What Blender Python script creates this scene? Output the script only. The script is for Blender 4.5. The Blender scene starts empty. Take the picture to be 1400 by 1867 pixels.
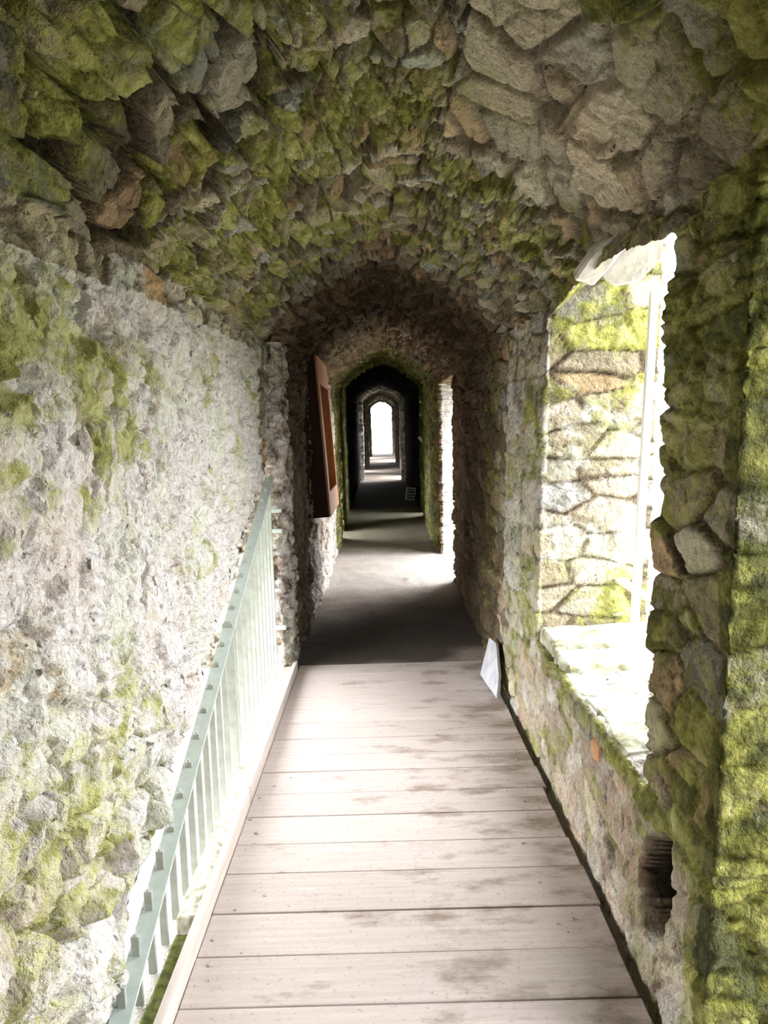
import bpy, bmesh, math, random
import numpy as np
from mathutils import Vector, Matrix, Euler

random.seed(7)
rng = np.random.default_rng(7)
scene = bpy.context.scene
col = scene.collection

# ------------------------------------------------------------------ camera
F = 1350.0
EYE = 1.55
cam_d = bpy.data.cameras.new('camera')
cam_d.sensor_fit = 'VERTICAL'
cam_d.sensor_height = 36.0
cam_d.lens = F / 1867.0 * 36.0
cam_d.clip_start = 0.05
cam = bpy.data.objects.new('camera', cam_d)
col.objects.link(cam)
fwd = Vector((-4 / F, 143.5 / F, -1)).normalized()      # corridor axis seen from the camera
upc = Vector((-0.027, 1, 0)); upc = (upc - fwd * upc.dot(fwd)).normalized()
rgt = fwd.cross(upc).normalized()
cam.matrix_world = Matrix.Translation((0, 0, EYE)) @ Matrix((rgt, fwd, upc)).to_4x4()
scene.camera = cam

# ------------------------------------------------------------------ sky, exposure
world = bpy.data.worlds.new('overcast_sky'); scene.world = world
world.use_nodes = True
bgn = world.node_tree.nodes['Background']
_tc = world.node_tree.nodes.new('ShaderNodeTexCoord'); _sx = world.node_tree.nodes.new('ShaderNodeSeparateXYZ')
_rp = world.node_tree.nodes.new('ShaderNodeValToRGB')
world.node_tree.links.new(_tc.outputs['Generated'], _sx.inputs[0]); world.node_tree.links.new(_sx.outputs[2], _rp.inputs[0])
_rp.color_ramp.elements[0].position = 0.0; _rp.color_ramp.elements[0].color = (.20, .20, .17, 1)    # hazy ground
_rp.color_ramp.elements[1].position = .10; _rp.color_ramp.elements[1].color = (.97, .985, 1.0, 1)   # overcast sky
world.node_tree.links.new(_rp.outputs[0], bgn.inputs[0])
bgn.inputs[1].default_value = 10.0
scene.view_settings.view_transform = 'Standard'
scene.view_settings.look = 'None'
scene.view_settings.exposure = 1.22
scene.view_settings.gamma = 1.0
scene.view_settings.use_curve_mapping = False

def portal(loc, rot, sx, sy):
    d = bpy.data.lights.new('sky_portal', 'AREA'); d.shape = 'RECTANGLE'; d.size = sx; d.size_y = sy
    d.cycles.is_portal = True
    o = bpy.data.objects.new('sky_portal', d); o.location = loc; o.rotation_euler = rot; col.objects.link(o)
PI = math.pi
portal((1.30, 3.0, 1.45), (0, PI / 2, 0), 1.9, 1.1)
portal((1.62, 8.5, 1.05), (0, PI / 2, 0), 2.3, 1.8)
portal((-1.50, 3.35, 0.75), (0, -PI / 2, 0), 1.7, 3.0)
portal((1.38, 1.28, 1.0), (0, PI / 2, 0), 2.4, .8)  # for the added, unseen opening nearest the camera

# ------------------------------------------------------------------ numpy noise
def _hash(ix, iy, iz, seed):
    h = (ix.astype(np.int64) * 374761393 + iy.astype(np.int64) * 668265263 + iz.astype(np.int64) * 2147483647 + seed * 1274126177) & 0xffffffff
    h = ((h ^ (h >> 13)) * 1274126177) & 0xffffffff
    h = ((h ^ (h >> 16)) * 2246822519) & 0xffffffff
    h = h ^ (h >> 15)
    return (h & 0xffffff) / float(0x1000000)

def vnoise(P, seed=0):
    I = np.floor(P); f = P - I; I = I.astype(np.int64)
    f = f * f * (3 - 2 * f)
    out = 0
    for dx in (0, 1):
        for dy in (0, 1):
            for dz in (0, 1):
                w = (f[:, 0] if dx else 1 - f[:, 0]) * (f[:, 1] if dy else 1 - f[:, 1]) * (f[:, 2] if dz else 1 - f[:, 2])
                out = out + w * _hash(I[:, 0] + dx, I[:, 1] + dy, I[:, 2] + dz, seed)
    return out * 2 - 1

def fbm(P, seed=0, octv=3, gain=.5):
    a, s, o = 1.0, 0.0, 0
    for k in range(octv):
        o = o + a * vnoise(P * (2.03 ** k) + 17.3 * k, seed + k); s += a; a *= gain
    return o / s

def worley(P, seed=0):
    """cellular pattern: F1, F2, id hashes (3) and offset from the nearest seed"""
    I = np.floor(P).astype(np.int64)
    n = len(P)
    f1 = np.full(n, 9.0); f2 = np.full(n, 9.0)
    cid = np.zeros((n, 3), np.int64); off = np.zeros((n, 3))
    for dx in (-1, 0, 1):
        for dy in (-1, 0, 1):
            for dz in (-1, 0, 1):
                cx, cy, cz = I[:, 0] + dx, I[:, 1] + dy, I[:, 2] + dz
                q = np.stack([cx + .12 + .76 * _hash(cx, cy, cz, seed + 1), cy + .12 + .76 * _hash(cx, cy, cz, seed + 2), cz + .12 + .76 * _hash(cx, cy, cz, seed + 3)], 1)
                v = P - q
                d = np.sqrt((v * v).sum(1))
                c = d < f1
                f2 = np.where(c, f1, np.minimum(f2, d))
                f1 = np.where(c, d, f1)
                off[c] = v[c]
                cid[c, 0] = cx[c]; cid[c, 1] = cy[c]; cid[c, 2] = cz[c]
    R = np.stack([_hash(cid[:, 0], cid[:, 1], cid[:, 2], seed + 10 + k) for k in range(5)], 1)
    return f1, f2, R, off

def sstep(a, b, x):
    t = np.clip((x - a) / (b - a), 0, 1)
    return t * t * (3 - 2 * t)

# ------------------------------------------------------------------ node helpers
def new_mat(name):
    m = bpy.data.materials.new(name); m.use_nodes = True
    nt = m.node_tree; b = nt.nodes['Principled BSDF']
    return m, nt, b
class N:
    def __init__(s, nt): s.nt = nt
    def add(s, t, **kw):
        n = s.nt.nodes.new(t)
        for k, v in kw.items(): setattr(n, k, v)
        return n
    def link(s, a, b): s.nt.links.new(a, b)
    def noise(s, vec, scale, detail=4, rough=.6):
        n = s.add('ShaderNodeTexNoise'); n.inputs['Scale'].default_value = scale; n.inputs['Detail'].default_value = detail
        n.inputs['Roughness'].default_value = rough
        if vec: s.link(vec, n.inputs['Vector'])
        return n.outputs['Fac']
    def ramp(s, fac, pts):
        n = s.add('ShaderNodeValToRGB'); e = n.color_ramp.elements
        while len(e) < len(pts): e.new(.5)
        for i, (p, c) in enumerate(pts):
            e[i].position = p; e[i].color = (*c, 1) if len(c) == 3 else c
        s.link(fac, n.inputs[0]); return n.outputs[0]
    def mix(s, fac, a, b, mode='MIX'):
        n = s.add('ShaderNodeMix', data_type='RGBA', blend_type=mode)
        for k, v in ((0, fac), (6, a), (7, b)):
            if hasattr(v, 'is_output'): s.link(v, n.inputs[k])
            elif k == 0: n.inputs[0].default_value = v
            else: n.inputs[k].default_value = (*v, 1)
        return n.outputs[2]
    def math(s, op, a, b=0.0, c=None, clamp=False):
        n = s.add('ShaderNodeMath', operation=op, use_clamp=clamp)
        for k, v in ((0, a), (1, b), (2, c)):
            if v is None: continue
            if hasattr(v, 'is_output'): s.link(v, n.inputs[k])
            else: n.inputs[k].default_value = v
        return n.outputs[0]
    def coord(s, which='Object', scale=None):
        c = s.add('ShaderNodeTexCoord').outputs[which]
        if scale:
            mp = s.add('ShaderNodeMapping'); mp.inputs['Scale'].default_value = scale
            s.link(c, mp.inputs[0]); c = mp.outputs[0]
        return c
    def bump(s, h, bsdf, strength=.5, dist=.01):
        n = s.add('ShaderNodeBump'); n.inputs['Strength'].default_value = strength; n.inputs['Distance'].default_value = dist
        s.link(h, n.inputs['Height']); s.link(n.outputs[0], bsdf.inputs['Normal'])

def rubble_material():
    m, nt, b = new_mat('mossy_rubble_stone'); g = N(nt)
    co = g.coord('Object')
    a = g.add('ShaderNodeAttribute', attribute_name='stone')      # rgb: colour of the single stone, mortar included
    q = g.add('ShaderNodeAttribute', attribute_name='moss')       # r moss cover, g hue shift, b painted light and pale lime wash
    sp = g.add('ShaderNodeSeparateColor'); g.link(q.outputs['Color'], sp.inputs[0])
    n1 = g.noise(co, 9, 6, .65); n2 = g.noise(co, 45, 5, .7); n3 = g.noise(co, 150, 3, .7)
    # mottled stone
    var = g.math('MULTIPLY_ADD', n2, 1.5, .25)
    c = g.mix(1.0, a.outputs['Color'], var, 'MULTIPLY')
    speck = g.ramp(n3, [(.36, (.25, .2, .14)), (.46, (1, 1, 1))])
    c = g.mix(.55, c, speck, 'MULTIPLY')
    # lime wash and painted light
    lw = g.math('ADD', sp.outputs[2], g.math('MULTIPLY_ADD', n1, 1.2, -.6))
    lw = g.math('SMOOTH_MIN', lw, 1.0, .1)
    lwf = g.ramp(lw, [(.38, (0, 0, 0)), (.62, (1, 1, 1))])
    pale = g.ramp(n2, [(.3, (.52, .45, .38)), (.45, (.80, .75, .71)), (.65, (.95, .925, .935))])
    c = g.mix(lwf, c, pale)
    bs = g.noise(g.coord('Object', (1, 1, .55)), 24, 3, .6)
    bk = g.ramp(bs, [(.655, (0, 0, 0)), (.70, (1, 1, 1))])
    c = g.mix(g.math('MULTIPLY', bk, .8), c, (.07, .05, .03))  # dark specks painted in for the shade of small pits
    tint = g.ramp(g.noise(co, 2.6, 3, .5), [(.3, (1.0, .93, .88)), (.5, (1, 1, 1)), (.7, (.95, 1.0, .86))])
    c = g.mix(1.0, c, tint, 'MULTIPLY')
    # moss
    mm = g.math('ADD', sp.outputs[0], g.math('MULTIPLY_ADD', n1, 1.5, -.75))
    mm = g.math('ADD', mm, g.math('MULTIPLY_ADD', n2, .9, -.45))
    mf = g.ramp(mm, [(.36, (0, 0, 0)), (.72, (1, 1, 1))])
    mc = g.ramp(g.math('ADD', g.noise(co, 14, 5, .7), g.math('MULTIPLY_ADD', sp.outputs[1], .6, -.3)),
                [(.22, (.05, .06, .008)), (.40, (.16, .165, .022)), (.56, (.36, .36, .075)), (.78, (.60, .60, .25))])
    mf2 = g.math('MULTIPLY', mf, .92)
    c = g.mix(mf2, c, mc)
    g.link(c, b.inputs['Base Color'])
    b.inputs['Roughness'].default_value = .85
    b.inputs['Specular IOR Level'].default_value = .25
    vo = g.add('ShaderNodeTexVoronoi'); vo.inputs['Scale'].default_value = 26
    wv = g.add('ShaderNodeVectorMath', operation='ADD'); g.link(co, wv.inputs[0])
    nz = g.add('ShaderNodeTexNoise'); nz.inputs['Scale'].default_value = 12; nz.inputs['Detail'].default_value = 4
    g.link(co, nz.inputs['Vector'])
    sc = g.add('ShaderNodeVectorMath', operation='SCALE'); g.link(nz.outputs['Color'], sc.inputs[0]); sc.inputs['Scale'].default_value = .12
    g.link(sc.outputs[0], wv.inputs[1]); g.link(wv.outputs[0], vo.inputs['Vector'])
    hh = g.math('ADD', g.math('MULTIPLY', n2, 1.3), g.math('MULTIPLY', n3, .45))
    hh = g.math('ADD', hh, g.math('MULTIPLY', vo.outputs['Distance'], -.9))
    g.bump(hh, b, 1.0, .022)
    return m
RUBBLE = rubble_material()

def link_mesh(name, V, Fq, mat, attrs=None, smooth=True, parent=None):
    me = bpy.data.meshes.new(name)
    V = np.asarray(V, np.float32); Fq = np.asarray(Fq, np.int32)
    me.vertices.add(len(V)); me.vertices.foreach_set('co', V.ravel())
    k = Fq.shape[1]
    me.loops.add(Fq.size); me.loops.foreach_set('vertex_index', Fq.ravel())
    me.polygons.add(len(Fq)); me.polygons.foreach_set('loop_start', np.arange(0, Fq.size, k, dtype=np.int32))
    me.polygons.foreach_set('use_smooth', np.full(len(Fq), smooth))
    me.update(calc_edges=True); me.validate()
    for an, arr in (attrs or {}).items():
        at = me.attributes.new(an, 'FLOAT_COLOR', 'POINT')
        at.data.foreach_set('color', np.asarray(arr, np.float32).ravel())
    me.materials.append(mat)
    o = bpy.data.objects.new(name, me); col.objects.link(o)
    if parent: o.parent = parent
    return o

def structure(o, label=None):
    o['kind'] = 'structure'
    if label: o['label'] = label
    return o
def tag(o, label, cat, group=None, kind=None):
    o['label'] = label; o['category'] = cat
    if group: o['group'] = group
    if kind: o['kind'] = kind
    return o

# ------------------------------------------------------------------ corridor shell
def itp(y, pts):
    return np.interp(y, [p[0] for p in pts], [p[1] for p in pts])
PORT = [(21.0, .0), (21.05, .12), (21.5, .12), (21.55, .02),
        (28.8, .02), (28.85, .14), (29.3, .14), (29.35, .02), (36.0, .02), (36.05, .14), (36.5, .14), (36.55, .02)]
def wL(y): return itp(y, [(-2, .72), (4.70, .71), (4.76, .62), (6.2, .60), (9.9, .61), (10, .60), (13.5, .66), (20, .64)]) - itp(y, PORT)
def wR(y): return itp(y, [(-2, .70), (3.6, .70), (4.4, .69), (7.3, .70), (9.5, .70), (9.9, .66), (14, .70), (20, .64)]) - itp(y, PORT)
def lean(y): return itp(y, [(0, .04), (3.6, .04), (5, .02), (10, .0)])
def zf(y): return itp(y, [(10, 0), (40, .5)])
def sprL(y): return itp(y, [(1.2, 2.02), (2.8, 2.11), (4.4, 2.14), (9.5, 2.15), (14, 2.42), (21, 2.5), (37, 2.8)]) 
def sprR(y): return itp(y, [(1.5, 2.10), (2.1, 2.12), (2.5, 2.17), (3.0, 2.18), (3.55, 2.11), (4.4, 2.12), (9.5, 2.2), (14, 2.42), (21, 2.5), (37, 2.8)])
def apex(y): return itp(y, [(0, 2.72), (4.35, 2.68), (4.45, 2.60), (9.5, 2.62), (12, 2.75), (14, 2.84), (21, 2.87), (37, 3.2), (40, 3.3)]) - itp(y, PORT) * .8
ZB = -.16
def Hd(y): return itp(y, [(1.91, .235), (4.85, 1.475), (10, 1.5), (40, 1.8)])

# windows, the first unseen and added for its light: side, y0, y1, outer y0, outer y1, depth, open
WIN = [('R', .80, 1.56, 1.0, 1.60, .60, True), ('R', 2.04, 3.50, 2.42, 3.56, .52, True), ('R', 7.55, 9.25, 7.75, 9.32, .85, True),
       ('R', 13.2, 13.55, 13.2, 13.6, .5, True), ('R', 21.7, 23.2, 21.7, 23.2, .5, True), ('R', 31.0, 33.0, 31, 33, .5, True),
       ('L', 1.83, 4.70, 1.9, 4.72, .75, True), ('L', 10.9, 11.5, 10.9, 11.5, .5, True), ('L', 25.0, 26.0, 25, 26, .5, True),
       ('L', 34.0, 35.5, 34, 35.5, .5, True)]
K = 34
cols = []      # y, then depth fraction for every window
segs = []
for i, (s, a, b_, oa, ob, D, op) in enumerate(WIN):
    kk = K if a < 5 else 12
    for k in range(kk + 1):
        t = k / kk
        segs.append((a + (oa - a) * t + .0008 * k, i, t))
        segs.append((b_ + (ob - b_) * t - .0008 * k if ob <= b_ else b_ + (ob - b_) * t, -1 - i, t))
# plain columns
y = -1.6; plain = []
while y < 40.5:
    plain.append(y); y += .05 if y < .8 else max(.008, .0043 * y)
ev = sorted([(yy, i, t) for (yy, i, t) in segs] + [(yy, None, 0) for yy in plain], key=lambda e: e[0])
nW = len(WIN)
# each window's own jamb columns must run in order: near jamb goes out, far jamb comes back
def depth_at(i, yy):
    s, a, b_, oa, ob, D, op = WIN[i]
    kk = K if a < 5 else 12
    ya, yb = a, oa + .0008 * kk
    if ob > b_: y1, y2 = b_, ob
    else: y1, y2 = b_, ob
    return 0
CY = []; CQ = []
ys = []
for i, (s, a, b_, oa, ob, D, op) in enumerate(WIN):
    kk = K if a < 5 else 12
    na, nb = a, max(oa, a + .02)
    fa, fb = min(ob, b_ - .02) if ob < b_ else b_ - .0, b_ + .02
    ys += list(np.linspace(na, nb, kk + 1)) + list(np.linspace(fa, fb, kk + 1))
    WIN[i] = WIN[i] + (na, nb, fa, fb)
ally = np.unique(np.round(np.array(ys + plain), 6))
keep = [ally[0]]
for v in ally[1:]:
    if v - keep[-1] > .00045: keep.append(v)
CY = np.array(keep); nc = len(CY)
Q = np.zeros((nW, nc))
for i, w in enumerate(WIN):
    na, nb, fa, fb = w[7:]
    Q[i] = np.interp(CY, [na, nb, fa, fb], [0, 1, 1, 0])

NL1, NC, NL2, NV = 110, 34, 200, 310
NR1, NR2, NR3 = 76, 200, 6
rows = []
for k in range(NL1): rows.append(('L', 'low', k / NL1))
for k in range(NC): rows.append(('L', 'hd', k / NC))
for k in range(NL2): rows.append(('L', 'high', k / NL2))
nLrows = len(rows)
for k in range(NV): rows.append(('V', '', k / NV))
nVend = len(rows)
for k in range(NR3): rows.append(('R', 'high', k / NR3))
for k in range(NC): rows.append(('R', 'hd', k / NC))
for k in range(NR2): rows.append(('R', 'mid', k / NR2))
for k in range(NC): rows.append(('R', 'sill', k / NC))
for k in range(NR1 + 1): rows.append(('R', 'low', k / NR1))
nr = len(rows)
P = np.zeros((nr, nc, 3)); DEEP = np.zeros((nr, nc), bool)
MQ = np.zeros((nr, nc))
Y = CY
wl, wr, ln = wL(Y), wR(Y), lean(Y)
sl, sr, ap = sprL(Y), sprR(Y), apex(Y)
qL = sum(Q[i] * WIN[i][5] for i in range(nW) if WIN[i][0] == 'L')
qR1 = Q[1]; qRo = sum(Q[i] * WIN[i][5] for i in range(nW) if WIN[i][0] == 'R' and i != 1)
zb = ZB + zf(Y)
H = Hd(Y)
# vault profile by arc length
th = np.linspace(0, PI, 400); pe = 1.35
ux = -np.sign(np.cos(th)) * np.abs(np.cos(th)) ** (2 / pe); uz = np.sin(th) ** (2 / pe)
arc = np.concatenate([[0], np.cumsum(np.hypot(np.diff(ux) * .73, np.diff(uz) * .6))]); arc /= arc[-1]
SILL, HEAD = .52, 2.06
opn = np.zeros((nr, nc), bool)
fullL = sum((Q[i] > .999) & WIN[i][6] for i in range(nW) if WIN[i][0] == 'L').astype(bool)
fullR = sum((Q[i] > .999) & WIN[i][6] for i in range(nW) if WIN[i][0] == 'R' and i != 1).astype(bool)
fullR1 = Q[1] > .999
for r, (sd, kd, f) in enumerate(rows):
    P[r, :, 1] = Y
    if sd == 'L':
        if kd == 'low': z = zb + (H - zb) * f; m = 1.0
        elif kd == 'hd': z = H + .015 * f; m = 1 - f
        else: z = H + .015 + (sl - H - .015) * f; m = 0.0
        P[r, :, 0] = -(wl) - qL * m; P[r, :, 2] = z
        MQ[r] = qL * m
        opn[r] = fullL & (m > .99)
    elif sd == 'V':
        X = np.interp(f, arc, ux); Z = np.interp(f, arc, uz)
        cx = (wr + ln * sr - wl) / 2; hw = (wr + ln * sr + wl) / 2
        zs = sl + (sr - sl) * (X + 1) / 2
        P[r, :, 0] = cx + hw * X; P[r, :, 2] = zs + (ap - zs) * Z
    else:
        if kd == 'high': z = sr + (HEAD + (sr - 2.12) - sr) * f; m = 0.0; m1 = 0.0; q1 = 0
        elif kd == 'hd': m = f; m1 = f; z = HEAD + (sr - 2.12) + .42 * qR1 * f - .012 * f
        elif kd == 'mid':
            m = 1.0; m1 = 1.0
            zt = HEAD + (sr - 2.12) - .012 + .42 * qR1; zl = SILL + .012 + .05 * qR1
            z = zt + (zl - zt) * f
        elif kd == 'sill': m = 1.0; m1 = 1 - f; z = SILL + .012 * (1 - f) + .05 * qR1 * m1
        else: m = 1.0; m1 = 0.0; z = SILL + (zb - SILL) * f
        D1 = WIN[1][5]
        P[r, :, 0] = wr + ln * np.clip(z, 0, 2.2) + qRo * m + qR1 * D1 * m1; P[r, :, 2] = z
        MQ[r] = qRo * m + qR1 * D1 * m1
        opn[r] = (fullR & (m > .99)) | (fullR1 & (m1 > .99))
SPL = np.array([0 if s == 'L' else 1 if s == 'V' else 2 for s, _, _ in rows])

# smooth vertex normals of the plain shell (pointing into the corridor)
e1 = P[1:, :-1] - P[:-1, 1:]; e2 = P[1:, 1:] - P[:-1, :-1]
fn = np.cross(e2, e1)
vn = np.zeros_like(P)
for a in (0, 1):
    for b2 in (0, 1):
        vn[a:nr - 1 + a, b2:nc - 1 + b2] += fn
def nrm(v): return v / np.maximum(np.linalg.norm(v, axis=-1, keepdims=True), 1e-12)
vn = nrm(vn)
for it in range(3):
    s = vn.copy()
    s[1:] += vn[:-1]; s[:-1] += vn[1:]; s[:, 1:] += vn[:, :-1]; s[:, :-1] += vn[:, 1:]
    vn = nrm(s)
cen = np.stack([np.zeros((nr, nc)), P[..., 1], np.full((nr, nc), 1.3)], -1)
flip = ((vn[:, :, [0, 2]] * (cen - P)[:, :, [0, 2]]).sum(-1).mean() < 0)
if flip: vn = -vn

# ---- displacement and colour of the masonry
p = P.reshape(-1, 3); nv = vn.reshape(-1, 3)
isV = np.repeat(SPL == 1, nc); isL = np.repeat(SPL == 0, nc); isR = np.repeat(SPL == 2, nc)
mq = MQ.ravel()
x, y, z = p[:, 0], p[:, 1], p[:, 2]
warp = np.stack([fbm(p * 3.1, 50, 2), fbm(p * 3.1, 60, 2), fbm(p * 3.1, 70, 2)], 1) * .05
scW = np.array([1 / .30, 1 / .26, 1 / .13]); scV = np.array([1 / .105, 1 / .135, 1 / .085])
scale = np.where(isV[:, None], scV, scW)
bigL = isV & (x < -.25) & (y < 2.3)
scale = np.where(bigL[:, None], np.array([1 / .20, 1 / .33, 1 / .14]), scale)
bigR = isV & (x > .25) & (y < 2.9)
scale = np.where(bigR[:, None], np.array([1 / .24, 1 / .28, 1 / .2]), scale)
pw = p + warp
f1, f2, Rn, off = worley(pw * scale, 5)
g1_, g2_, Rs, offs = worley((pw + warp * .5) * scale * 2.35 + 3.7, 25)
edge = f2 - f1
edges = g2_ - g1_
tilts = ((Rs[:, :3] - .5) * offs).sum(1)
jsm = 1 - sstep(.02, .16, edges)
tilt = ((Rn[:, :3] - .5) * off).sum(1)
joint = 1 - sstep(.01, .13, edge)
fine = fbm(p * 26, 90, 3); mid = fbm(p * 7, 30, 3); low = fbm(p * 1.9, 40, 2)
far = np.clip(y / 10, .0, 1)
split = sstep(-.15, .15, fbm(p * 2.7, 140, 2))
gap = np.where(bigL, .05 * (1 - sstep(.02, .12, edge)), 0)
ampV = np.where(bigR, .55, 1.0) * (.030 * (Rn[:, 3] - .35) + .12 * tilt - .045 * joint + (.3 + .7 * split) * (.05 * tilts + .016 * (Rs[:, 3] - .5) - .022 * jsm) + .022 * mid + .010 * fine) + .03 * low - gap
plaster = np.clip(.5 + .9 * fbm(p * np.array([1.5, 1.5, 1.5]), 77, 2), 0, 1)
plaster = np.where(isL & (y < 4.7), np.clip(plaster + .12, 0, 1), plaster)
plaster = np.where(isR & (y > 3.4) & (y < 3.6) & (mq > .03), .15, plaster)
ampW = (1 - .65 * plaster) * (.020 * (Rn[:, 3] - .5) + .05 * tilt - .026 * joint) + (.35 + .65 * split) * (.028 * tilts - .012 * jsm) + .012 * mid + .008 * fine + .022 * low
plR = isR & (y < 4.6)
smoothR = np.clip(sstep(.62, .45, z + .12 * low) * sstep(1.7, 1.9, y), 0, 1) * (mq < .02)
ampW = np.where(plR, ampW * (.62 - .3 * smoothR), ampW)
# jagged streaky lime skin with deep small pits
pit = fbm(p * np.array([14, 17, 9.]), 120, 3)
pits = -.035 * sstep(.30, .42, pit) - .02 * sstep(.3, .45, fbm(p * np.array([30, 34, 20.]), 160, 2))
ampW = ampW + np.where(isL, pits * 1.15, .25 * pits)
ampW = np.where(isL & (y < 4.7), ampW + .016 * fbm(p * np.array([5, 9, 3.5]), 170, 3), ampW)
amp = np.where(isV, ampV, ampW)
# rougher corner stones at the foot of the left wall
lowrock = isL * sstep(1.0, .5, z) * sstep(2.9, 2.2, y) * (mq < .01)
amp = amp + lowrock * (.10 * tilt - .03 * joint)
# strong blocks near the niche
# big knocked-out holes
def dig(cy, cz, ry, rz, depth, side, skew=0.0):
    dy = (y - cy + skew * (z - cz)) / ry; dz = (z - cz) / rz
    d = np.sqrt(dy * dy + dz * dz) + .18 * mid
    return np.where(side & (mq < .02), -depth * sstep(1.05, .7, d), 0)
amp = amp + dig(1.90, .29, .11, .17, .50, isR, .25) + dig(2.04, .45, .13, .09, .16, isL, -.3) + dig(2.3, .16, .07, .04, .10, isR)
hole = (dig(1.90, .29, .12, .17, 1.0, isR, .25) < -.25)
amp = np.where(isR & (mq > .35) & (y < 3), amp * .35, amp)
amp = np.where(y > 12, amp * .8, amp)
amp = np.where(isR & (z < .02) & (y < 4.9), np.minimum(amp, .01), amp)
amp = np.clip(amp, -.5, .085)
PD = p + nv * amp[:, None]

# stone colours
pal = np.array([[.46, .39, .27], [.55, .49, .36], [.38, .36, .29], [.62, .54, .40], [.54, .39, .23], [.30, .25, .17], [.48, .48, .43], [.64, .58, .46]])
ci = (Rn[:, 4] * len(pal)).astype(int) % len(pal)
stone = pal[ci] * (.75 + .5 * Rn[:, 2:3])
stone = stone * (.8 + .4 * Rs[:, 4:5])
mort = np.array([.17, .13, .08]) + .12 * np.clip(mid, 0, 1)[:, None]
jj = sstep(.02, .16, edge)[:, None]
stone = stone * jj + mort * (1 - jj)
inner = sstep(4.3, 4.9, y) * sstep(10.2, 9.2, y)              # brown, less mossy stretch, darkened as painted shade
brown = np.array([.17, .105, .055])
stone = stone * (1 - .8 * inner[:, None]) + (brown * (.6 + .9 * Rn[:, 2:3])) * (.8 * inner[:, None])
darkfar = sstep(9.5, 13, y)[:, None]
stone = stone * (1 - .35 * (sstep(4.6, 4.9, y + .15 * mid) * sstep(7.0, 6.0, y)))[:, None]  # stretch between the openings darkened, its shade painted into the stone
stone = stone * (1 - .5 * darkfar) * (1 - .88 * (sstep(13.7, 14.3, y) * sstep(21.0, 20.8, y)))[:, None]  # far stretches darkened to near black: shade painted into the stone
lime_and_light = np.zeros(len(p)); moss = np.zeros(len(p)); hue = np.full(len(p), .5)
L_ = isL & (y < 4.76)
lime_and_light = np.where(L_, .86 + .45 * low, lime_and_light)
band = L_ & (z > sprL(y) - .10); lime_and_light = np.where(band, .38, lime_and_light)
moss = np.where(L_, .17 + .45 * low, moss)
g1 = np.exp(-(((y - 1.9) / .7) ** 2 + ((z - 1.72) / .2) ** 2)); g2 = np.exp(-(((y - 1.6) / .6) ** 2 + ((z - .55) / .38) ** 2))
moss = np.where(L_, moss + .30 * g1 + .36 * g2 + .25 * sstep(1.6, 1.2, y) + .25 * sstep(1.7, 1.35, y) * sstep(1.3, 1.6, z), moss)
lime_and_light = np.where(L_, lime_and_light - .3 * g2 - .4 * g1, lime_and_light)
hue = np.where(L_, .72, hue); moss = np.where(band, .1, moss)
# right wall
R_ = isR & (y < 4.6)
moss = np.where(R_, .62 + .5 * low + .12 * mid, moss)
moss = np.where(R_ & (y > 3.45), .40 + .5 * low, moss)
lime_and_light = np.where(R_, .30 + .3 * low, lime_and_light)
lime_and_light = np.where(R_ & (y > 3.3) & (z > .3), .50 + .35 * low, lime_and_light)
moss = np.where(R_ & (y > 3.3) & (y < 4.6) & (z > .8), moss - .08, moss)
base_pl = R_ & (z < .42 + .1 * low) & (y > 1.7) & (y < 4.0) & (mq < .02)
moss = np.where(base_pl, .34 + .35 * mid, moss); lime_and_light = np.where(base_pl, .40, lime_and_light); stone = np.where(base_pl[:, None], stone * .5 + .5 * np.array([.62, .50, .42]), stone)
jamb0 = isR & (y > 3.4) & (y < 3.6) & (mq > .03); stone = np.where(jamb0[:, None], stone * .78, stone)
jamb = isR & (y > 3.4) & (y < 3.6) & (mq > .03)
moss = np.where(jamb, .20 + (.32 + .35 * mid) * sstep(1.6, 2.0, z + .15 * mid) + (.42 + .3 * mid) * sstep(1.0, .7, z + .1 * mid) * sstep(.1, .35, mq), moss)
lime_and_light = np.where(jamb, .40 - .7 * sstep(1.7, 1.95, z) - .3 * sstep(.95, .75, z), lime_and_light)
sill = isR & (y > 2.0) & (y < 3.45) & (mq > .02) & (z < .75)
moss = np.where(sill, .22 + .3 * mid, moss); lime_and_light = np.where(sill, .78, lime_and_light)
niche = isR & (y < 1.64)
moss = np.where(niche, .88 + .3 * low, moss); hue = np.where(niche, .27, hue); lime_and_light = np.where(niche, .1, lime_and_light)
# vault
V_ = isV & (y < 4.4)
moss = np.where(V_, .42 + .45 * low + .22 * (Rn[:, 1] - .5), moss)
moss = np.where(bigL, moss - .14, moss)
stone = np.where(bigL[:, None], stone * .62, stone)
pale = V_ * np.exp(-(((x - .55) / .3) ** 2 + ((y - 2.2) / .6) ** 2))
moss = moss - .45 * pale; lime_and_light = np.where(isV, .14 * pale + .12, lime_and_light)
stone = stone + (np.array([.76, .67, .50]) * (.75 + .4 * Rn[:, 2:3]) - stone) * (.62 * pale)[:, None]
moss = moss + .42 * sstep(1.85, 1.45, y + .3 * low) * (isV & (x > .1))
hue = np.where(V_, .5 + .14 * sstep(2.1, 2.9, y + .5 * low), hue)  # brighter moss tone along the window stretch: daylight put into the colour
gr = V_ * np.exp(-(((x - .1) / .5) ** 2 + ((y - 3.0) / .9) ** 2)); moss = moss + .12 * gr
I_ = (y > 4.4) & (y < 9.9)
moss = np.where(I_, .06 + .35 * low, moss); lime_and_light = np.where(I_, .05, lime_and_light)
lime_and_light = np.where(isL & (y > 6.1) & (y < 9.6), .55 + .2 * low, lime_and_light)  # paler wall across from the doorway: its light painted into the colour
lime_and_light = np.where(isR & (y > 9.18) & (y < 9.36) & (mq > .02), .9, lime_and_light)
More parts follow.
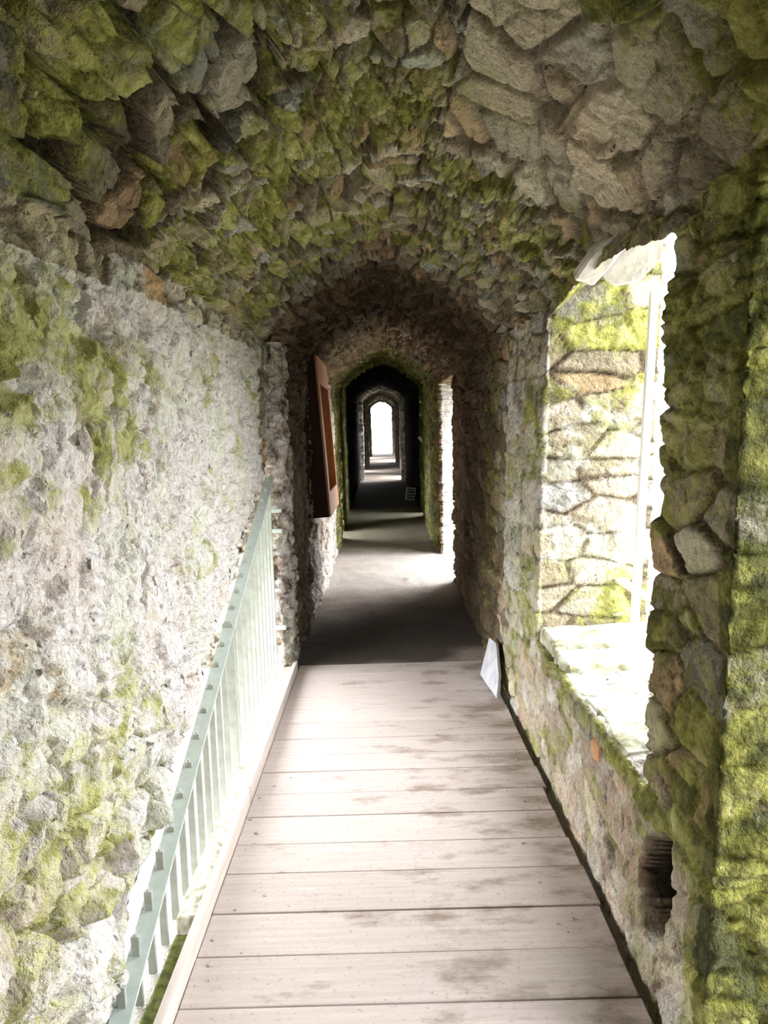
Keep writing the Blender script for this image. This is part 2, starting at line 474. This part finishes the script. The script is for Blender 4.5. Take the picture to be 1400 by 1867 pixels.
lime_and_light = np.where(isL & (y > 4.6) & (y < 5.05), .52, lime_and_light)
moss = np.where(isR & (y > 4.6) & (y < 5.2), .35 + .4 * low, moss)
hue = np.where(I_, .4, hue)
G_ = (y > 9.4)
moss = np.where(G_, .62 + .2 * low, moss); hue = np.where(G_, .42, hue); lime_and_light = np.where(G_, .0, lime_and_light)
moss = np.where(y > 14.0, .0, moss); lime_and_light = np.where((y > 20.9) & (y < 21.8), .55, lime_and_light); lime_and_light = np.where((y > 28.6) & (y < 29.6), .6, lime_and_light)  # pale frame rims: light from the side windows painted into the stone
moss = moss + np.where(y < 4.4, .42, .15) * (Rn[:, 1] - .5) + .28 * (Rs[:, 1] - .5) * (y < 5)
hue = hue + .35 * (Rs[:, 2] - .5) + .3 * (Rn[:, 2] - .5)
stone = np.where(hole[:, None], np.array([.05, .038, .026]), stone); lime_and_light = np.where(hole, 0, lime_and_light); moss = np.where(hole, 0, moss)  # near-black hole interior: its shade painted into the colour
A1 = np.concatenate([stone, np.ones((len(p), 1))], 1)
A2 = np.stack([np.clip(moss, 0, 1.2), np.clip(hue, 0, 1), np.clip(lime_and_light, 0, 1), np.ones(len(p))], 1)

idx = np.arange(nr * nc).reshape(nr, nc)
quad = np.stack([idx[:-1, :-1], idx[:-1, 1:], idx[1:, 1:], idx[1:, :-1]], -1)
gone = opn[:-1, :-1] & opn[:-1, 1:] & opn[1:, 1:] & opn[1:, :-1]
def sub(r0, r1, name):
    q = quad[r0:r1].reshape(-1, 4)[~gone[r0:r1].ravel()]
    used = np.unique(q); remap = np.zeros(nr * nc, np.int64); remap[used] = np.arange(len(used))
    return structure(link_mesh(name, PD[used], remap[q], RUBBLE, {'stone': A1[used], 'moss': A2[used]}))
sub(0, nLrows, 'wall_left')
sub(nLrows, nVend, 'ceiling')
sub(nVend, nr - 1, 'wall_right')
# closing wall behind the photographer
end = P[:, 0]; cpt = np.array([[0, CY[0], 1.2]])
VV = np.concatenate([end, cpt]); n0 = len(end)
link = structure(link_mesh('wall_back', VV, [[k, k + 1, n0] for k in range(nr - 1)] + [[nr - 1, 0, n0]], RUBBLE,
    {'stone': np.tile([.36, .3, .22, 1], (n0 + 1, 1)), 'moss': np.tile([.5, .5, .2, 1], (n0 + 1, 1))}))

# ------------------------------------------------------------------ floor
def earth_material():
    m, nt, b = new_mat('trodden_earth'); g = N(nt); co = g.coord('Object')
    n1 = g.noise(co, 3, 5, .6); n2 = g.noise(co, 40, 5, .7); n3 = g.noise(co, 160, 2, .6)
    c = g.ramp(n1, [(.3, (.27, .21, .175)), (.7, (.42, .36, .32))])
    c = g.mix(.5, c, g.ramp(n2, [(.3, (.3, .25, .2)), (.7, (1, 1, 1))]), 'MULTIPLY')
    pb = g.ramp(n3, [(.62, (0, 0, 0)), (.70, (1, 1, 1))])
    c = g.mix(g.math('MULTIPLY', pb, .6), c, (.6, .56, .52))
    q = g.add('ShaderNodeAttribute', attribute_name='moss')
    sp = g.add('ShaderNodeSeparateColor'); g.link(q.outputs['Color'], sp.inputs[0])
    mf = g.math('MULTIPLY', sp.outputs[0], g.ramp(n2, [(.35, (.3, .3, .3)), (.6, (1, 1, 1))]))
    c = g.mix(mf, c, (.17, .20, .03))
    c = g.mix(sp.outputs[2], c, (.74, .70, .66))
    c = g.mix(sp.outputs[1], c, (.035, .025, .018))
    g.link(c, b.inputs['Base Color']); b.inputs['Roughness'].default_value = .9
    g.bump(g.math('ADD', n2, n3), b, .7, .012)
    return m
EARTH = earth_material()
def floor_grid(name, xs, ys, zfun, mossfun, lime_and_light=None, shade=None):
    X, Yg = np.meshgrid(xs, ys); pts = np.stack([X.ravel(), Yg.ravel(), np.zeros(X.size)], 1)
    pts[:, 2] = zfun(pts)
    a = np.zeros((len(pts), 4)); a[:, 3] = 1; a[:, 0] = mossfun(pts)
    if lime_and_light is not None: a[:, 2] = lime_and_light(pts)
    if shade is not None: a[:, 1] = shade(pts)
    n, m_ = X.shape; ix = np.arange(n * m_).reshape(n, m_)
    q = np.stack([ix[:-1, :-1], ix[:-1, 1:], ix[1:, 1:], ix[1:, :-1]], -1).reshape(-1, 4)
    return structure(link_mesh(name, pts, q, EARTH, {'moss': a}))
ysf = [4.80]
while ysf[-1] < 41: ysf.append(ysf[-1] + .006 * ysf[-1])
def zfloor(q):
    b = zf(q[:, 1]) + .012 * fbm(q * 2.2, 200, 3) + .006 * fbm(q * 12, 210, 3)
    side = np.clip((np.abs(q[:, 0]) - .5) / .4, 0, 1)
    pb = .03 * sstep(.55, .8, fbm(q * np.array([9, 9, 9.]), 230, 2))
    st = .12 * sstep(14.1, 14.15, q[:, 1]) * 0
    return b + side * .02 + pb * .5 + st - .02 * sstep(5.1, 4.8, q[:, 1])
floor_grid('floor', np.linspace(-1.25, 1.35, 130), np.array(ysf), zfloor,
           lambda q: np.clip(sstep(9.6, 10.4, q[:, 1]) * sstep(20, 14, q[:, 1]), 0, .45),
           lambda q: .35 * sstep(6.6, 7.6, q[:, 1]) * sstep(9.7, 9.2, q[:, 1]),  # paler patch by the doorway: its pool of daylight painted in
           lambda q: .45 * sstep(9.8, 10.3, q[:, 1]) * sstep(14.2, 14.0, q[:, 1]) + .9 * sstep(14.2, 14.8, q[:, 1]) * sstep(21, 20.5, q[:, 1]) + .9 * sstep(7.0, 6.0, q[:, 1] - .9 * q[:, 0] + .5 * fbm(q * 1.5, 5, 2)) * sstep(4.75, 5.0, q[:, 1] - .25 * sstep(.2, .6, q[:, 0]) + .2 * fbm(q * 3, 6, 2)))  # dark stretches: shade between the openings painted into the earth colour
floor_grid('floor_under_walkway', np.linspace(-.70, 1.35, 40), np.linspace(-1.7, 4.9, 60), lambda q: -.13 + .01 * fbm(q * 6, 3, 2), lambda q: q[:, 0] * 0)
floor_grid('floor_in_side_opening', np.linspace(-1.30, -.66, 60), np.linspace(-1.7, 4.85, 260),
           lambda q: -.015 + .006 * fbm(q * 5, 9, 2) + .004 * fbm(q * 25, 8, 2), lambda q: np.clip(.25 * fbm(q * 4, 33, 2) - .02, 0, 1), lambda q: .9 + q[:, 0] * 0)

# ------------------------------------------------------------------ mesh helpers for the things
def bx(bm, c, s, rot=None, bev=0.0, jit=0.0):
    """box at c, size s, optional rotation matrix"""
    r = bmesh.ops.create_cube(bm, size=1.0)
    vs = r['verts']
    for v in vs: v.co = Vector((v.co.x * s[0], v.co.y * s[1], v.co.z * s[2]))
    if bev:
        es = list({e for v in vs for e in v.link_edges})
        rb = bmesh.ops.bevel(bm, geom=es, offset=bev, segments=2, affect='EDGES', profile=.6)
        vs = list({v for f in rb['faces'] for v in f.verts} | {v for v in vs if v.is_valid})
    for v in vs:
        if jit: v.co += Vector((random.uniform(-jit, jit), random.uniform(-jit, jit), random.uniform(-jit, jit)))
        if rot is not None: v.co = rot @ v.co
        v.co += Vector(c)
    return vs
def obj(name, bm, mat, parent=None, smooth=False):
    me = bpy.data.meshes.new(name); bm.normal_update(); bm.to_mesh(me); bm.free()
    if smooth: me.polygons.foreach_set('use_smooth', [True] * len(me.polygons))
    me.materials.append(mat)
    o = bpy.data.objects.new(name, me); col.objects.link(o)
    if parent: o.parent = parent; o.matrix_parent_inverse = parent.matrix_world.inverted()
    return o
def thing(name, label, cat, loc=(0, 0, 0), group=None):
    o = bpy.data.objects.new(name, None); o.location = loc; o.empty_display_size = .1; col.objects.link(o)
    bpy.context.view_layer.update()
    return tag(o, label, cat, group)
def local(o, loc):      # move mesh data so that the object's origin sits at loc
    o.data.transform(Matrix.Translation(-Vector(loc)))
    o.location = Vector(loc)
    return o

def plain_mat(name, c, rough=.6, spec=.4, noise=0.0, nscale=20, c2=None, bump=0.0, metal=0.0):
    m, nt, b = new_mat(name); g = N(nt)
    b.inputs['Roughness'].default_value = rough; b.inputs['Specular IOR Level'].default_value = spec; b.inputs['Metallic'].default_value = metal
    n = g.noise(g.coord('Object'), nscale, 5, .65)
    g.link(g.ramp(n, [(.35, c2 or tuple(v * (1 - noise) for v in c)), (.6, c)]), b.inputs['Base Color'])
    if bump: g.bump(n, b, bump, .006)
    return m
MINT = plain_mat('mint_painted_steel', (.46, .53, .50), .38, .5, nscale=30, c2=(.40, .46, .43))
BARMINT_SHADE = plain_mat('mint_bars_shade_tone', (.34, .37, .34), .4, .5, nscale=18, c2=(.28, .29, .25))  # same mint paint darkened: shade on the bars put into the colour
WHITE = plain_mat('white_painted_steel', (.85, .86, .86), .4, .5, .08, 25)
SLATE = plain_mat('pale_slate', (.78, .75, .72), .8, .3, .35, 9, bump=.8)
GREYSLATE = plain_mat('grey_slate', (.42, .42, .45), .75, .3, .3, 14, bump=.6)
SILLSTONE = plain_mat('bleached_sill_stone', (.52, .51, .43), .85, .3, .4, 11, c2=(.15, .15, .07), bump=1.0)
REDSTONE = plain_mat('orange_sandstone', (.48, .25, .13), .85, .3, .3, 30, bump=.6)
CHIP = plain_mat('stone_chip', (.50, .46, .42), .85, .3, .3, 60)

def wood_mat(name, c1, c2, axis, stain=0.0, rough=.65, spec=.3):
    m, nt, b = new_mat(name); g = N(nt)
    sc = [60, 60, 60]; sc[axis] = 3.0
    gr = g.noise(g.coord('Object', tuple(sc)), 1.0, 5, .6)
    bl = g.noise(g.coord('Object'), 3.2, 4, .6)
    c = g.ramp(gr, [(.3, c1), (.7, c2)])
    a = g.add('ShaderNodeAttribute', attribute_name='tone')
    c = g.mix(1.0, c, a.outputs['Color'], 'MULTIPLY') if stain else c
    if stain:
        st = g.noise(g.coord('Object', (3.0, 7.0, 3.0)), 1.0, 5, .65)
        sx = g.add('ShaderNodeSeparateXYZ'); g.link(g.coord('Object'), sx.inputs[0])
        side = g.math('MULTIPLY_ADD', sx.outputs[0], .16, -.02)
        f = g.ramp(g.math('ADD', st, side), [(.53, (0, 0, 0)), (.68, (1, 1, 1))])
        c = g.mix(g.math('MULTIPLY', f, .7), c, (.16, .11, .075))
        sp = g.noise(g.coord('Object'), 55, 3, .7)
        c = g.mix(.5, c, g.ramp(sp, [(.30, (.45, .4, .36)), (.42, (1, 1, 1))]), 'MULTIPLY')
    g.link(c, b.inputs['Base Color']); b.inputs['Roughness'].default_value = rough
    b.inputs['Specular IOR Level'].default_value = spec
    g.bump(gr, b, .15, .002)
    return m
DECKWOOD = wood_mat('weathered_pinkish_planks', (.46, .395, .37), (.56, .49, .47), 0, 1.0, .62, .35)
KERBWOOD = wood_mat('weathered_kerb_timber', (.44, .38, .34), (.60, .54, .50), 1)
CASEWOOD = wood_mat('varnished_reddish_wood', (.50, .23, .12), (.62, .31, .17), 2, 0, .45, .4)
SHADEDWOOD = wood_mat('dark_shaded_case_wood', (.022, .010, .005), (.045, .018, .009), 2, 0, .6, .2)  # case wood darkened to read as the unlit side
PANELWOOD = wood_mat('orange_brown_board', (.42, .20, .05), (.54, .27, .08), 2, 0, .5, .3)

# ------------------------------------------------------------------ plank walkway
walk = thing('wooden_walkway', 'weathered pinkish plank walkway with a raised kerb beside the railing', 'walkway', (0, 2.4, -.04))
bm = bmesh.new(); tl = bm.verts.layers.float_color.new('tone')
joints = [4.89, 4.68, 4.475, 4.27, 4.07, 3.865, 3.66, 3.47, 3.29, 3.08, 2.886, 2.68, 2.49, 2.27, 2.07, 1.87, 1.67, 1.47, 1.26, 1.06, .85, .65, .45, .25, .05, -.15, -.35, -.55, -.75, -.95, -1.15]
for k in range(len(joints) - 1):
    a, b_ = joints[k + 1], joints[k]
    w = b_ - a - .0045
    xr = .672 + random.uniform(-.012, .012)
    if a > 4.2: xr = .64
    dz = random.uniform(-.0015, .0015)
    rot = Matrix.Rotation(random.uniform(-.004, .004), 3, 'Z')
    vs = bx(bm, ((xr - .598) / 2, (a + b_) / 2, -.016 + dz), (xr + .598, w, .032), rot, .004)
    t = random.uniform(.93, 1.05)
    for v in vs: v[tl] = (t, t * random.uniform(.985, 1.0), t * .985, 1)
obj('deck', bm, DECKWOOD, walk)
bm = bmesh.new()
for a, b_ in ((4.80, 3.02), (3.01, 1.1), (1.09, -1.1)):
    bx(bm, (-.613, (a + b_) / 2, .016), (.026, a - b_, .10), None, .004)
obj('kerb_board', bm, KERBWOOD, walk)
bm = bmesh.new()
xs_ = np.linspace(-.69, -.625, 9)
def strip(bm, y0, y1, h, seed, amp):
    n = int((y1 - y0) / .02); ysn = np.linspace(y0, y1, n)
    X, Yg = np.meshgrid(xs_, ysn); q = np.stack([X.ravel(), Yg.ravel(), np.zeros(X.size)], 1)
    hh = h + amp * fbm(q * 18, seed, 3) + amp * fbm(q * 5, seed + 5, 2)
    vs = [bm.verts.new((q[i, 0], q[i, 1], hh[i])) for i in range(len(q))]
    base = [bm.verts.new((xs_[0], yy, -.06)) for yy in ysn]
    for i in range(n - 1):
        for j in range(len(xs_) - 1):
            bm.faces.new((vs[i * 9 + j], vs[i * 9 + j + 1], vs[(i + 1) * 9 + j + 1], vs[(i + 1) * 9 + j]))
        bm.faces.new((base[i], vs[i * 9], vs[(i + 1) * 9], base[i + 1]))
    lo = [bm.verts.new((x_, y0, -.06)) for x_ in xs_]
    for j in range(8): bm.faces.new((lo[j], lo[j + 1], vs[j + 1], vs[j]))
strip(bm, 2.19, 4.74, .045, 300, .008)
KERBMORTAR = plain_mat('flaking_kerb_mortar', (.66, .64, .56), .85, .3, .3, 22, c2=(.24, .22, .13), bump=.9)
o = obj('mortar_strip', bm, KERBMORTAR, walk, True); o['label'] = 'flaking whitish mortar strip along the kerb'
bm = bmesh.new(); strip(bm, -1.0, 2.18, -.005, 320, .007)
MOSSDARK = plain_mat('dark_moss', (.13, .15, .03), .9, .2, .6, 40, bump=1.0)
o = obj('moss_strip', bm, MOSSDARK, walk, True); o['label'] = 'dark mossy gap where the mortar is missing'

# ------------------------------------------------------------------ railing with a sloping top rail
RX = -.715
def rail_z(yy): return .125 + .42 * (yy - 1.88)
rl = thing('metal_railing', 'pale mint metal railing with sloping top rail across the left opening', 'railing', (RX, 3.3, 0))
bm = bmesh.new()
ang = math.atan(.42)
y0, y1 = 1.60, 4.66
c = ((RX + .004), (y0 + y1) / 2, rail_z((y0 + y1) / 2))
bx(bm, c, (.056, (y1 - y0) / math.cos(ang), .009), Matrix.Rotation(ang, 3, 'X'), .0015)
obj('top_rail', bm, MINT, rl)
yb = 1.78; k = 0
while yb < 4.70:
    bm = bmesh.new()
    top = rail_z(yb) + (.07 if yb < 2.25 else .03)
    bot = -.01
    if top > bot + .05:
        post = abs(yb - 3.26) < .05
        w = .05 if post else .024
        vs = bx(bm, (RX, yb, (top + bot) / 2), (w, .012, top - bot))
        tope = [e for e in bm.edges if abs(e.verts[0].co.z - top) < 1e-5 and abs(e.verts[1].co.z - top) < 1e-5 and abs(e.verts[0].co.x - e.verts[1].co.x) < 1e-5]
        bmesh.ops.bevel(bm, geom=tope, offset=.010, segments=4, affect='EDGES')
        bmesh.ops.bevel(bm, geom=[e for e in bm.edges if e.calc_length() > (top - bot) * .6], offset=.0015, segments=1, affect='EDGES')
        o = obj('post' if post else 'baluster', bm, BARMINT_SHADE, rl)
    else: bm.free()
    yb += .1225
for zz in (.32, .95, 1.08):
    bm = bmesh.new(); bx(bm, (RX + .03, 4.68, zz), (.07, .03, .026), None, .004)
    obj('wall_bracket', bm, MINT, rl)

# ------------------------------------------------------------------ open wooden case on the left wall, further in
case = thing('wooden_case', 'tall reddish brown wooden case with a sunken panel on left wall', 'wooden case', (-.55, 6.7, .85))
tl_ = Matrix.Rotation(math.radians(-3.3), 3, 'Y')
W_, Hh, Dp = 1.15, 1.34, .17                    # along the corridor, up, out of the wall
cc = Vector((-.582, 6.72, 1.53))
def cp(bm, c, s, bev=.003): bx(bm, cc + tl_ @ Vector(c), s, tl_, bev)
bm = bmesh.new(); cp(bm, (0, -W_ / 2 + .012, 0), (Dp, .024, Hh)); o = obj('side_board', bm, SHADEDWOOD, case); o['label'] = 'side board nearest the walkway, its shade painted in as very dark brown'; bm = bmesh.new(); cp(bm, (0, W_ / 2 - .012, 0), (Dp, .024, Hh))
obj('side_board', bm, CASEWOOD, case)
bm = bmesh.new(); cp(bm, (0, 0, Hh / 2 - .012), (Dp, W_ - .05, .024)); obj('top_board', bm, CASEWOOD, case); bm = bmesh.new(); cp(bm, (0, 0, -Hh / 2 + .012), (Dp, W_ - .05, .024))
obj('bottom_board', bm, CASEWOOD, case)
bm = bmesh.new()
fx = Dp / 2 + .008
cp(bm, (fx, -W_ / 2 + .07, 0), (.018, .14, Hh)); cp(bm, (fx, W_ / 2 - .035, 0), (.018, .07, Hh))
cp(bm, (fx, .035, Hh / 2 - .11), (.018, W_ - .21, .22)); cp(bm, (fx, .035, -Hh / 2 + .10), (.018, W_ - .21, .20))
obj('front_frame', bm, CASEWOOD, case)
bm = bmesh.new(); cp(bm, (-.02, 0, 0), (.012, W_ - .06, Hh - .06))
o = obj('sunken_panel', bm, PANELWOOD, case); o['label'] = 'orange brown panel set back in the frame'

# ------------------------------------------------------------------ white guard in the right window
gd = thing('window_guard', 'white metal guard of one post and a low rail in right window', 'window guard', (1.13, 3.31, .66))
bm = bmesh.new()
d = Vector((.075, 0, 1.50)); q = d.normalized().to_track_quat('Z', 'Y').to_matrix()
bx(bm, Vector((1.13, 3.31, .63)) + d / 2, (.034, .034, d.length), q, .004)
obj('post', bm, WHITE, gd)
bm = bmesh.new(); bx(bm, (1.128, 2.96, .815), (.05, 1.14, .018), None, .003)
obj('rail', bm, WHITE, gd)

# ------------------------------------------------------------------ loose and built-in stones with a shape of their own
def rock(name, pts, thick, nrm_, mat, label, cat, sub=2, rough=.006, group=None):
    """a slab: polygon pts (one face) given thickness along -nrm_, edges broken"""
    bm = bmesh.new(); nn = Vector(nrm_).normalized()
    top = [bm.verts.new(Vector(p_)) for p_ in pts]; botv = [bm.verts.new(Vector(p_) - nn * thick) for p_ in pts]
    bm.faces.new(top); bm.faces.new(botv[::-1])
    for i in range(len(pts)):
        j = (i + 1) % len(pts); bm.faces.new((top[j], top[i], botv[i], botv[j]))
    bmesh.ops.recalc_face_normals(bm, faces=bm.faces)
    bmesh.ops.bevel(bm, geom=bm.edges[:], offset=thick * .16, segments=1, affect='EDGES')
    bmesh.ops.triangulate(bm, faces=bm.faces[:])
    for _ in range(sub): bmesh.ops.subdivide_edges(bm, edges=bm.edges[:], cuts=1, use_grid_fill=True)
    a = np.array([v.co[:] for v in bm.verts])
    dz = np.stack([fbm(a * 16, 401, 3), fbm(a * 16, 411, 3), fbm(a * 16, 421, 3)], 1) * rough
    dz += np.stack([fbm(a * 50, 431, 2), fbm(a * 50, 441, 2), fbm(a * 50, 451, 2)], 1) * rough * .4
    for v, e in zip(bm.verts, dz): v.co += Vector(e)
    o = obj(name, bm, mat)
    local(o, Vector(a.mean(0)))
    return tag(o, label, cat, group)
# two bright slabs in the window head
def ray(px, py, yy):
    u, v = px - 696, py - 790
    u, v = u - .027 * v, v + .027 * u
    return (u * yy / F, yy, EYE - v * yy / F)
rock('head_slab', [ray(*q) for q in ((1036, 520, 2.80), (1072, 470, 2.72), (1116, 440, 2.62), (1150, 440, 2.64), (1108, 492, 2.74), (1072, 532, 2.82))], .07, (-.1, -.8, -.55), SLATE,
     'long bright slab wedged at the top of right window, farther into corridor', 'stone slab', 3)
rock('head_slab', [ray(*q) for q in ((1088, 516, 2.84), (1110, 480, 2.78), (1150, 440, 2.72), (1196, 428, 2.68), (1206, 470, 2.74), (1160, 520, 2.80), (1112, 534, 2.84))], .07, (.05, -.8, -.5), SLATE,
     'broad bright slab at the top of right window, nearest the pillar', 'stone slab', 3)
# sill courses
def sill_slab(y0, y1, x0, x1, z, th, seed, label):
    r_ = random.Random(seed); pts = []
    n = 5
    for i in range(n): pts.append((x0 + r_.uniform(-.012, .02), y1 + (y0 - y1) * i / (n - 1), z))
    for i in range(n): pts.append((x1 + r_.uniform(-.02, .02), y0 + (y1 - y0) * i / (n - 1), z + .015))
    return rock('sill_stone', pts, th, (0, 0, 1), SILLSTONE, label, 'sill stone', 3, .009)
sill_slab(2.22, 2.72, .735, 1.25, .535, .09, 1, 'broad bleached flat stone at the near end of window sill')
sill_slab(2.75, 2.95, .74, 1.25, .525, .05, 2, 'second bleached sill stone, just behind the broad flat one')
sill_slab(2.98, 3.19, .735, 1.26, .575, .08, 3, 'third bleached sill stone, in front of the white post')
sill_slab(3.22, 3.50, .745, 1.26, .60, .08, 4, 'farthest sill stone, at the foot of the white post and jamb')
rock('brick_fragment', [(.712, 2.42, .405), (.712, 2.50, .385), (.712, 2.545, .44), (.712, 2.50, .475), (.712, 2.42, .465)], .06, (-1, 0, .1), REDSTONE,
     'small orange stone set in wall just below the window sill', 'stone', 2, .004)
rock('leaning_slate', [(.578, 4.54, .016), (.618, 4.12, .016), (.645, 4.22, .12), (.655, 4.38, .27), (.645, 4.60, .24)], .02, (-1, 0, .35), GREYSLATE,
     'thin grey slate leaning against foot of the right wall', 'slate', 2, .003)
# chips
chip_me = None
def chip(x_, y_, s_, z_=0.0):
    global chip_me
    if chip_me is None:
        bm = bmesh.new(); bmesh.ops.create_icosphere(bm, subdivisions=1, radius=1)
        for v in bm.verts: v.co *= random.uniform(.7, 1.15); v.co.z *= .55
        chip_me = bpy.data.meshes.new('stone_chip'); bm.to_mesh(chip_me); bm.free(); chip_me.materials.append(CHIP)
    o = bpy.data.objects.new('stone_chip', chip_me); col.objects.link(o)
    o.scale = (s_, s_ * random.uniform(.7, 1.3), s_); o.rotation_euler = (0, 0, random.uniform(0, 6.28)); o.location = (x_, y_, z_ + s_ * .36)
    tag(o, 'tiny pale stone chip lying loose on the plank walkway', 'stone chip', 'stone chips scattered on the walkway')
for k in range(46):
    yy = random.uniform(1.95, 3.5)
    if random.random() < .55: chip(.64 - abs(random.gauss(0, .13)), yy, random.uniform(.003, .008))
    elif random.random() < .7: chip(-.575 + abs(random.gauss(0, .07)), yy, random.uniform(.003, .009))
    else: chip(random.uniform(-.4, .5), yy, random.uniform(.002, .004))

# ------------------------------------------------------------------ small things far down the corridor
pn = thing('sun_patch_slats', 'pale slats standing in for a sunlit patch at the foot of right wall in the dark stretch', 'panel', (.56, 15.2, .13))  # slats added in place of a patch of sunlight
_r = Matrix.Rotation(.12, 3, 'Y')
for a_, b_ in (((-.09, 0), (.03, .27)), ((.085, 0), (.02, .27))):
    bm = bmesh.new(); bx(bm, Vector((.56, 15.2, .29)) + _r @ Vector((a_[0], 0, 0)), (b_[0], .012, b_[1]), _r, .002); obj('sun_patch_upright', bm, WHITE, pn)
for zz, th_ in ((-.11, .035), (-.05, .02), (.01, .03), (.07, .02), (.12, .03)):
    bm = bmesh.new(); bx(bm, Vector((.56, 15.2, .29)) + _r @ Vector((0, 0, zz)), (.18, .009, th_), _r, .002); obj('sun_patch_slat', bm, WHITE, pn)
bm = bmesh.new(); bx(bm, (.665, 12.6, 1.42), (.05, .03, .13), Matrix.Rotation(-.7, 3, 'Y'), .004)
tag(local(obj('handrail_stub', bm, WHITE), (.665, 12.6, 1.42)), 'short white metal stub sticking out of right wall beyond the doorway', 'metal stub')
